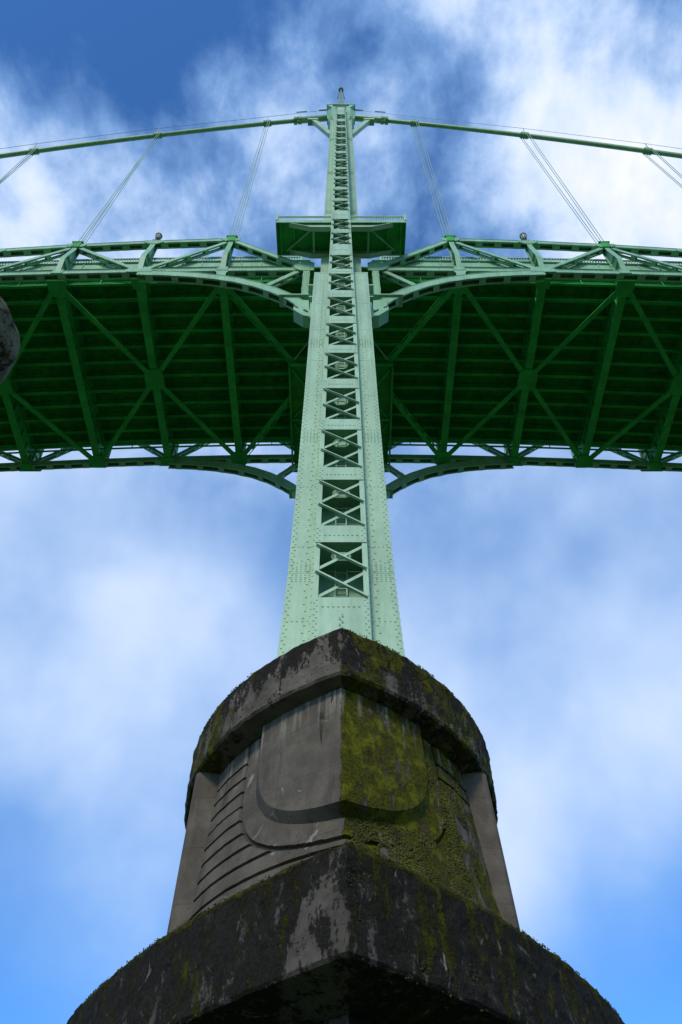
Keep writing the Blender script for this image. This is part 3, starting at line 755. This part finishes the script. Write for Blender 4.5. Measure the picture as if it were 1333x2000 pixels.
for sg in (-1, 1):
    cents = [(PX[0], None, PX[1]), (PX[2], PX[1], PX[3]), (PX[4], PX[3], PX[5]), (PX[6], PX[5], PX[7]), (PX[8], PX[7], PX[9])]
    for c, a, b in cents:
        zc_ = zc(c) - .67; X = sg * c
        if a is not None:
            mb = MB(); R = [(-.72, -.5), (-.72, .5), (-.42, .86), (.42, .86), (.72, .5), (.72, -.5), (.42, -.86), (-.42, -.86)]
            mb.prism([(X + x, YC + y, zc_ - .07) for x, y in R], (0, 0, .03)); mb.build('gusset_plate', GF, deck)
        for e in (a, b):
            if e is None: continue
            for yy in (.35, FAR - .35):
                mb = MB(); p0 = Vector((X, YC, zc_)); p1 = Vector((sg * e, yy, zc(e) - .67)); d = (p1 - p0).normalized(); p0 += d * (.5 if a else .2)
                mb.beam(p0, p1, .36, .05)
                mb.beam(p0 + Vector((0, 0, .2)), p1 + Vector((0, 0, .2)), .05, .35)
                if a is None:
                    n = 8
                    q_ = d.cross(Vector((0, 0, 1))).normalized() * .24
                    for k in range(n): m_ = p0.lerp(p1, (k + .5) / n); mb.beam(m_ - d * .18 + q_, m_ + d * .18 + q_, .14, .04)
                    mb.beam(p0 + q_ * 1.35, p1 + q_ * 1.35, .06, .05)
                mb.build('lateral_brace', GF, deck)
        for yy in (.0, FAR):
            pass
    for x in PX[1:]:
        for yy, q in ((.3, 1), (FAR - .3, -1)):
            mb = MB(); X = sg * x; z = zc(x) - .70
            if PX.index(x) % 2 == 1:
                P = [(-.62, -.25), (.62, -.25), (.66, .45), (.45, .95), (-.45, .95), (-.66, .45)]
            else: P = [(-.5, -.25), (.5, -.25), (.5, .5), (-.5, .5)]
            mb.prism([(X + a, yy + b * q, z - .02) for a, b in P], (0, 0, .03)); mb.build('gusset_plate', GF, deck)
for y, r in ((.95, .07), (2.1, .05), (FAR - 1.7, .06), (FAR - 1.0, .08)):      # service pipes along the edges
    mb = MB(); mb.tube([(x, y, zc(x) + .62) for x in XS], r, 8); 
    for x in [-58 + i * 2.9 for i in range(41)]: mb.box(x - .03, x + .03, y - .03, y + .03, zc(x) + .6, zc(x) + 1.6)
    mb.build('service_pipe', GF, deck)

# --- trusses
def truss(far, sg):
    Y = FAR if far else 0.0; q = 1 if far else -1         # q: outward direction
    side = 'left' if sg < 0 else 'right'
    nm = (('near' if not far else 'far'), side)
    lab = {('near', 'left'): 'pale green riveted side truss with curved haunch left of the laced tower column', ('near', 'right'): 'pale green riveted side truss with curved haunch right of the laced tower column',
           ('far', 'left'): 'shaded green lower truss edge against the blue sky under the deck, left of the tower', ('far', 'right'): 'shaded green lower truss edge against the blue sky under the deck, right of the tower'}[nm]
    root = thing('side_truss', (sg * 2.65, Y, 50), lab, 'truss', 'stiffening trusses of the bridge')
    def V(x, z, y=0): return Vector((sg * x, Y + y, z))
    def path(name, pts, depth, width, pitch=1.45, blen=.55, cover=True, riv=False, lips=True):
        """box member made of two channel webs with a cover plate and battens, along a polyline in the truss plane"""
        mb = MB(); P = [Vector((p[0], 0, p[1])) for p in pts]; nn = []
        for i in range(len(P)):
            d = (P[min(i + 1, len(P) - 1)] - P[max(i - 1, 0)]).normalized(); n = Vector((-d.z, 0, d.x)); n = n if n.z >= 0 else -n; nn.append(n)
        if abs(P[-1].x - P[0].x) < .3: nn = [Vector((1, 0, 0))] * len(P)
        def W(p): return V(p.x, p.z, p.y)
        def strip(o0, o1, y0, y1):                   # slab between normal offsets o0..o1 and y0..y1
            vs = []
            for p, n in zip(P, nn):
                for y, o in ((y0, o0), (y1, o0), (y1, o1), (y0, o1)): t = p + n * o; vs.append(W(Vector((t.x, y, t.z))))
            m = len(P); mb.add(vs, [(i * 4 + k, i * 4 + (k + 1) % 4, (i + 1) * 4 + (k + 1) % 4, (i + 1) * 4 + k) for i in range(m - 1) for k in range(4)] + [(0, 1, 2, 3), ((m - 1) * 4, (m - 1) * 4 + 1, (m - 1) * 4 + 2, (m - 1) * 4 + 3)])
        h = depth / 2; w = width / 2
        for s_ in (-1, 1):
            a, b = sorted((s_ * (w - .035), s_ * w)); strip(-h, h, a, b)
            if lips:
                a, b = sorted((s_ * (w - .12), s_ * (w - .036))); strip(-h, -h + .03, a, b)
                if not cover: strip(h - .03, h, a, b)
        if cover: strip(h + .001, h + .035, -w - .03, w + .03)
        L = 0; seg = []
        for a, b in zip(P, P[1:]): seg.append((L, (b - a).length)); L += (b - a).length
        def at(t):
            for i, (s0, l) in enumerate(seg):
                if t <= s0 + l or i == len(seg) - 1: f = (t - s0) / l; return P[i].lerp(P[i + 1], f), nn[i].lerp(nn[i + 1], f).normalized(), (P[i + 1] - P[i]).normalized()
        nb = max(2, int(L / pitch))
        for k in range(nb):
            p, n, d = at((k + .5) * L / nb)
            for o in ((-h - .012,) if cover else (-h - .012, h + .012)):
                a = p + n * o; mb.beam(W(a - d * (blen / 2)), W(a + d * (blen / 2)), 2 * w + .0, .02, tuple(V(n.x, n.z) - V(0, 0)))
        if riv and not far:
            nr = int(L / .24)
            for k in range(nr + 1):
                p, n, d = at(k * L / nr)
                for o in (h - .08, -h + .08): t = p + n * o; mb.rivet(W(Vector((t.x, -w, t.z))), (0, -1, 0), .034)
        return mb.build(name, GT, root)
    # upper chord
    path('upper_chord', [(2.65, 55.4), (8.4, zt(8.4))], .40, .5)
    path('upper_chord', [(x, zt(x)) for x in PX[1:]], .40, .5)
    # lower chord
    path('lower_chord', [(x, zc(x)) for x in [2.65] + PX[1:]], .44, .52, riv=True)
    # haunch arch under it
    A = [(1.95, 47.9), (2.6, 48.95), (3.1, 49.7), (3.6, 50.3), (4.6, 51.25), (5.8, 52.15), (7.2, 52.9), (8.6, 53.4), (10.2, 53.8), (12.0, 54.08), (14.3, 54.25)]
    path('haunch_arch', A, .72, .56, 1.7, .5, True, True)
    path('end_post', [(2.42, 50.2), (2.42, 54.9)], .46, .62, 2.5, .5, False, True)
    path('diagonal', [(2.8, 55.0), (5.25, 52.0)], .34, .4, 1.0, .4, False)
    for k in range(1, 9):
        a, b = PX[k], PX[k + 1]
        if k % 2: p = [(b, zc(b) + .1), (a, zt(a) - .1)]
        else: p = [(a, zc(a) + .1), (b, zt(b) - .1)]
        path('diagonal', p, .30, .42, 1.4, .36, False)
    # posts: I-section that swells outwards above the deck edge
    for k in range(1, 10):
        x = PX[k]; z0, z1 = zc(x), zt(x); mb = MB(); f = lambda t: z0 + (z1 - z0) * t
        out = [(-.24, -.0), (-.42, .14), (-.62, .30), (-.60, .38), (-.26, .80), (-.24, .98)]; inn = [(.26, .98), (.30, .5), (.34, .3), (.26, 0)]
        prof = [(y, f(t)) for y, t in out] + [(y, f(t)) for y, t in inn]
        mb.prism([V(x - .02, z, -q * y) for y, z in prof], (sg * .04, 0, 0))
        for (y0, za), (y1, zb) in list(zip(prof[:5], prof[1:6])) + [(prof[6], prof[7]), (prof[7], prof[8]), (prof[8], prof[9])]:
            a, b = V(x, za, -q * y0), V(x, zb, -q * y1); mb.beam(a, b, .38, .045, (0, 1, 0))
        for t, y in ((.3, -.5), (.5, -.4)): mb.beam(V(x - .18, f(t), -q * y * .3), V(x + .18, f(t), -q * y * .3), .6, .03)
        mb.build('post', GT, root)
        if k == 1: 
            mb = MB(); mb.prism([V(x - .5, z0 - .22, q * .285), V(x + .5, z0 - .22, q * .285), V(x + .32, z0 - .7, q * .285), V(x + .36, z0 - 1.3, q * .285), V(x - .36, z0 - 1.25, q * .285), V(x - .32, z0 - .7, q * .285)], (0, -q * .03, 0)); mb.build('gusset', GT, root)
    # gusset plates on the outer face, riveted
    def gus(poly, yo=.275, riv=True):
        mb = MB(); mb.prism([V(x, z, q * yo) for x, z in poly], (0, q * .025, 0))
        if riv and not far:
            cx = sum(p[0] for p in poly) / len(poly); cz = sum(p[1] for p in poly) / len(poly)
            for a in range(len(poly)):
                p0, p1 = poly[a], poly[(a + 1) % len(poly)]
                for sc in (.9, .62): mb.rivets(V(cx + (p0[0] - cx) * sc, cz + (p0[1] - cz) * sc, q * (yo + .025)), V(cx + (p1[0] - cx) * sc, cz + (p1[1] - cz) * sc, q * (yo + .025)), (0, q, 0), .2, .032)
        mb.build('gusset', GT, root)
    gus([(1.9, 54.5), (2.85, 54.5), (3.3, 54.85), (3.4, 55.4), (2.75, 56.15), (2.3, 56.25), (1.9, 55.85)], .315)
    for k in range(1, 9):
        x = PX[k]; z = zt(x)
        gus([(x - .75, z + .21), (x + .75, z + .21), (x + .75, z - .1), (x + .3, z - .5), (x - .3, z - .5), (x - .75, z - .1)])
        z = zc(x)
        if k % 2 == 0: gus([(x - .9, z - .3), (x + .9, z - .3), (x + .95, z + .15), (x + .45, z + .6), (x - .45, z + .6), (x - .95, z + .15)], .285)
        else: gus([(x - .42, z - .23), (x + .42, z - .23), (x + .34, z + .45), (x - .34, z + .45)], .285)
    # hinge block at the foot of the arch
    mb = MB(); mb.prism([V(1.96, 46.9, q * .36), V(2.35, 47.1, q * .36), V(2.95, 47.9, q * .36), V(3.05, 49.5, q * .36), V(1.96, 49.3, q * .36)], (0, -q * .72, 0))
    mb.prism([V(2.0, 46.8, q * .42), V(2.4, 46.95, q * .42), V(3.05, 47.8, q * .42), V(3.05, 48.25, q * .42), V(2.2, 47.4, q * .42)], (0, -q * .84, 0))
    mb.m = 1
    for x in (2.1, 2.75): mb.prism([V(x, 47.45 + (x - 2.1) * .9, q * .426), V(x + .3, 47.75 + (x - 2.1) * .9, q * .426), V(x + .3, 47.9 + (x - 2.1) * .9, q * .426), V(x, 47.6 + (x - 2.1) * .9, q * .426)], (0, -q * .04, 0))
    mb.build('hinge_block', [GT, DARK], root)
    mb = MB(); a, b = sorted((sg * 1.7, sg * 4.1)); mb.box(a, b, Y - .45, Y + .45, 50.05, 50.18); mb.build('ledge_plate', GT, root)
    if not far:
        for k in (1, 3, 5):       # sockets for the suspender ropes
            x = PX[k]; mb = MB(); mb.box(*sorted((sg * (x - .42), sg * (x + .42))), -.4, .4, zt(x) + .40, zt(x) + .52)
            for dx in (-.3, -.1, .1, .3): mb.tube([V(x + dx, zt(x) + .1), V(x + dx, zt(x) + .95)], .07, 8)
            mb.box(*sorted((sg * (x - .3), sg * (x + .3))), -.36, -.29, zt(x) - .5, zt(x) + .6)
            mb.build('rope_socket', GF, root)
    return root
for far in (False, True):
    for sg in (-1, 1): truss(far, sg)

# --- deck railings behind the near trusses
for sg in (-1, 1):
    rl = thing('deck_railing', (sg * 3, .5, 58), 'long pale green baluster railing behind the truss, %s of the tower' % ('left' if sg < 0 else 'right'), 'railing', 'railings along the bridge footway')
    X = [3.0 + i * 2.85 for i in range(21)]; y = .55
    for nme, dz, w, h in (('top_rail', 4.35, .13, .12), ('bottom_rail', 3.25, .08, .07)):
        mb = MB()
        for a, b in zip(X, X[1:]): mb.beam((sg * a, y, zc(a) + dz), (sg * b, y, zc(b) + dz), w, h)
        mb.build(nme, G, rl)
    mb = MB()
    for i in range(20 * 14): x = 3.0 + i * 2.85 / 14; mb.box(sg * x - .04, sg * x + .04, y - .03, y + .03, zc(x) + 3.24, zc(x) + 4.33)
    tag(mb.build('balusters', G, rl), kind='stuff')
    for x in X:
        mb = MB(); mb.box(sg * x - .07, sg * x + .07, y - .07, y + .07, zc(x) + 3.05, zc(x) + 4.45); mb.build('post', G, rl)

# --- platform slung under the deck behind the tower
ip = thing('inspection_platform', (0, 12, 54), 'dark green inspection platform with thin railing slung under the deck behind the tower', 'platform')
z = 53.9; mb = MB()
mb.box(-3.85, 3.85, 6.95, 16.5, z + .1, z + .16); mb.build('floor', SLAB, ip)
mb = MB()
for sg in (-1, 1): mb.beam((sg * 3.9, 6.8, z), (sg * 4.0, 16.6, z), .14, .26); mb.beam((sg * 2.1, 6.8, z), (sg * 2.1, 16.6, z), .1, .2)
for y in (6.8, 11.6, 16.6): mb.beam((-3.95, y, z - .02), (3.95, y, z - .02), .14, .22)
mb.build('frame', GF, ip)
for sg in (-1, 1):
    for p, r in (((3.7, 7.2), (2.2, 9.4)), ((2.2, 9.5), (3.7, 11.4)), ((3.7, 12), (2.3, 14.4)), ((2.3, 14.6), (3.8, 16.4))):
        mb = MB(); mb.beam((sg * p[0], p[1], z - .03), (sg * r[0], r[1], z - .03), .1, .08); mb.build('brace', GF, ip)
mb = MB()
for h in (.35, .75, 1.15): mb.beam((-3.9, 6.8, z + h), (3.9, 6.8, z + h), .06, .06)
for x in (-3.9, -2.6, -1.3, 0, 1.3, 2.6, 3.9): mb.box(x - .04, x + .04, 6.76, 6.84, z + .1, z + 1.18)
mb.build('railing', GF, ip)
mb = MB()
for sg in (-1, 1): mb.tube([(sg * 3.5, 6.3, z - .1), (sg * 1.9, 4.6, z + .9)], .04, 6)
mb.build('hanger_rod', ROPE, ip)

# ------------------------------------------------------------------ cables
def zk(x): a = abs(x); return 102.0 - .36 * a - .0038 * a * a if a < 40 else 102.0 - .36 * 40 - 6.08 - .664 * (a - 40)
mc = thing('main_cable', (0, 0, 102), 'thick green main suspension cable running over the top of the tower', 'cable')
XK = [-60 + i * 2 for i in range(61)]
mb = MB(); mb.tube([(x, 0, zk(x)) for x in XK], .245, 14); mb.build('cable', CABLE, mc)
for sg in (-1, 1):
    mb = MB(); mb.tube([(sg * x, 0, zk(x)) for x in (1.2, 2.5, 3.8, 5.0)], .37, 14)
    for x in (4.75, 5.25):
        p = Vector((sg * x, 0, zk(x))); mb.tube([p - Vector((.18, 0, 0)), p + Vector((.18, 0, 0))], .46, 12)
    mb.box(sg * 5.0 - .35, sg * 5.0 + .35, -.06, .06, zk(5) - .52, zk(5) + .52)
    mb.build('cable_sleeve', CABLE, mc)
    mb = MB(); hr = [(sg * 1.5, 0, 103.4)] + [(sg * x, 0, zk(x) + 1.15) for x in (8.4, 20, 31.45, 45, 60)]
    for dy in (-.45, .45): mb.tube([(x, dy, z_) for x, _, z_ in hr], .022, 5)
    mb.tube([(sg * 1.5, -.45, 103.35), (sg * 2.6, -.45, 103.05)], .1, 6); mb.tube([(sg * 4.0, -.45, 102.55), (sg * 5.2, -.45, 102.1)], .06, 6)
    mb.build('hand_rope', ROPE, mc)
    for k in (1, 3, 5, 7):
        x = PX[k]; mb = MB(); sl_ = Vector((sg * 1.0, 0, -(.36 + .0076 * x))).normalized(); p = Vector((sg * x, 0, zk(x)))
        mb.tube([p - sl_ * .42, p + sl_ * .42], .34, 12)
        for t in (-.28, 0, .28): mb.tube([p + sl_ * (t - .04), p + sl_ * (t + .04)], .38, 12)
        for dy in (-.45, .45): mb.beam(p + Vector((0, dy * .6, 0)), p + Vector((0, dy, 1.2)), .05, .05, (0, 1, 0))
        mb.build('cable_band', CABLE, mc)
names = {1: 'nearest to the tower', 3: 'second out from the tower', 5: 'farthest from the tower'}
for sg in (-1, 1):
    for k in (1, 3, 5):
        x = PX[k]; r = thing('suspender_ropes', (sg * x, 0, zt(x)), '%s set of four thin suspender ropes, the one %s' % ('left' if sg < 0 else 'right', names[k]), 'ropes', 'suspender ropes hanging from the main cable')
        for j, dx in enumerate((-.33, -.11, .11, .33)):
            mb = MB(); mb.tube([(sg * x + dx, 0, zt(x) + .5), (sg * x + dx, .3 * (-1) ** (j // 2), zk(x) - .1)], .030, 6); mb.build('rope', ROPE, r)

# ------------------------------------------------------------------ street lamps above the truss
for sg in (-1, 1):
    x = sg * 14.75
    lm = thing('street_lamp', (x, .75, 57.8), 'small lantern street lamp poking above the %s truss post' % ('left' if sg < 0 else 'right'), 'street lamp', 'street lamps on the bridge')
    mb = MB(); mb.lathe((x, .75, 57.5), [(.16, 0), (.14, 1.0), (.075, 1.3), (.065, 6.1), (.09, 6.2)], 10); mb.build('pole', DARK, lm)
    mb = MB(); mb.box(x - .34, x + .34, .72, .78, 63.4, 63.48); mb.lathe((x, .75, 63.55), [(.09, 0), (.16, .12), (.20, .2)], 8); mb.box(x - .32, x - .22, .7, .8, 63.25, 63.55); mb.build('bracket', DARK, lm)
    mb = MB(); mb.lathe((x, .75, 63.75), [(.16, 0), (.25, .62)], 8); mb.build('lantern', GLASS, lm)
    mb = MB(); mb.lathe((x, .75, 64.37), [(.30, 0), (.29, .06), (.17, .22), (.06, .34), (.03, .5)], 8)
    for i in range(8):
        a = 2 * pi * i / 8; mb.beam((x + .165 * cos(a), .75 + .165 * sin(a), 63.75), (x + .26 * cos(a), .75 + .26 * sin(a), 64.37), .03, .03)
    mb.build('lantern_frame', DARK, lm)

# ------------------------------------------------------------------ stray pitted stone fragment at the left edge, modelled as a pillar
def pillar():
    px, py = -6.59, -15.9; r = thing('stray_stone', (px, py, -1.7), 'stray pitted grey stone fragment modelled as a pillar with bulging rounded head at the left edge of the picture', 'pillar')
    def surf(prof, name, amp):
        mb = MB(); n = 72; rows = []
        for rad, z_ in prof:
            for k in range(n):
                a = 2 * pi * k / n; d = Vector((cos(a), sin(a), 0)); v = Vector((d.x * rad, d.y * rad, z_))
                f = noise.fractal(v * .9, 1.0, 2.0, 5) * amp + noise.fractal(v * 4, 1.0, 2.0, 3) * amp * .3
                rows.append((px + d.x * (rad + f), py + d.y * (rad + f), z_))
        m = len(prof); mb.add(rows, [(i * n + k, i * n + (k + 1) % n, (i + 1) * n + (k + 1) % n, (i + 1) * n + k) for i in range(m - 1) for k in range(n)], True)
        mb.add(rows[-n:], [tuple(range(n))]); mb.build(name, STONE, r)
    surf([(.7, -1.7 + i * .25) for i in range(52)], 'shaft', .02)
    c = 12.55; H = .86
    surf([(max(.05, 1.05 * max(0, 1 - abs((i - 22) / 22.0) ** 2.3) ** (1 / 2.3)), c + H * (i - 22) / 22.0 * .85) for i in range(45)], 'head', .09)
pillar()
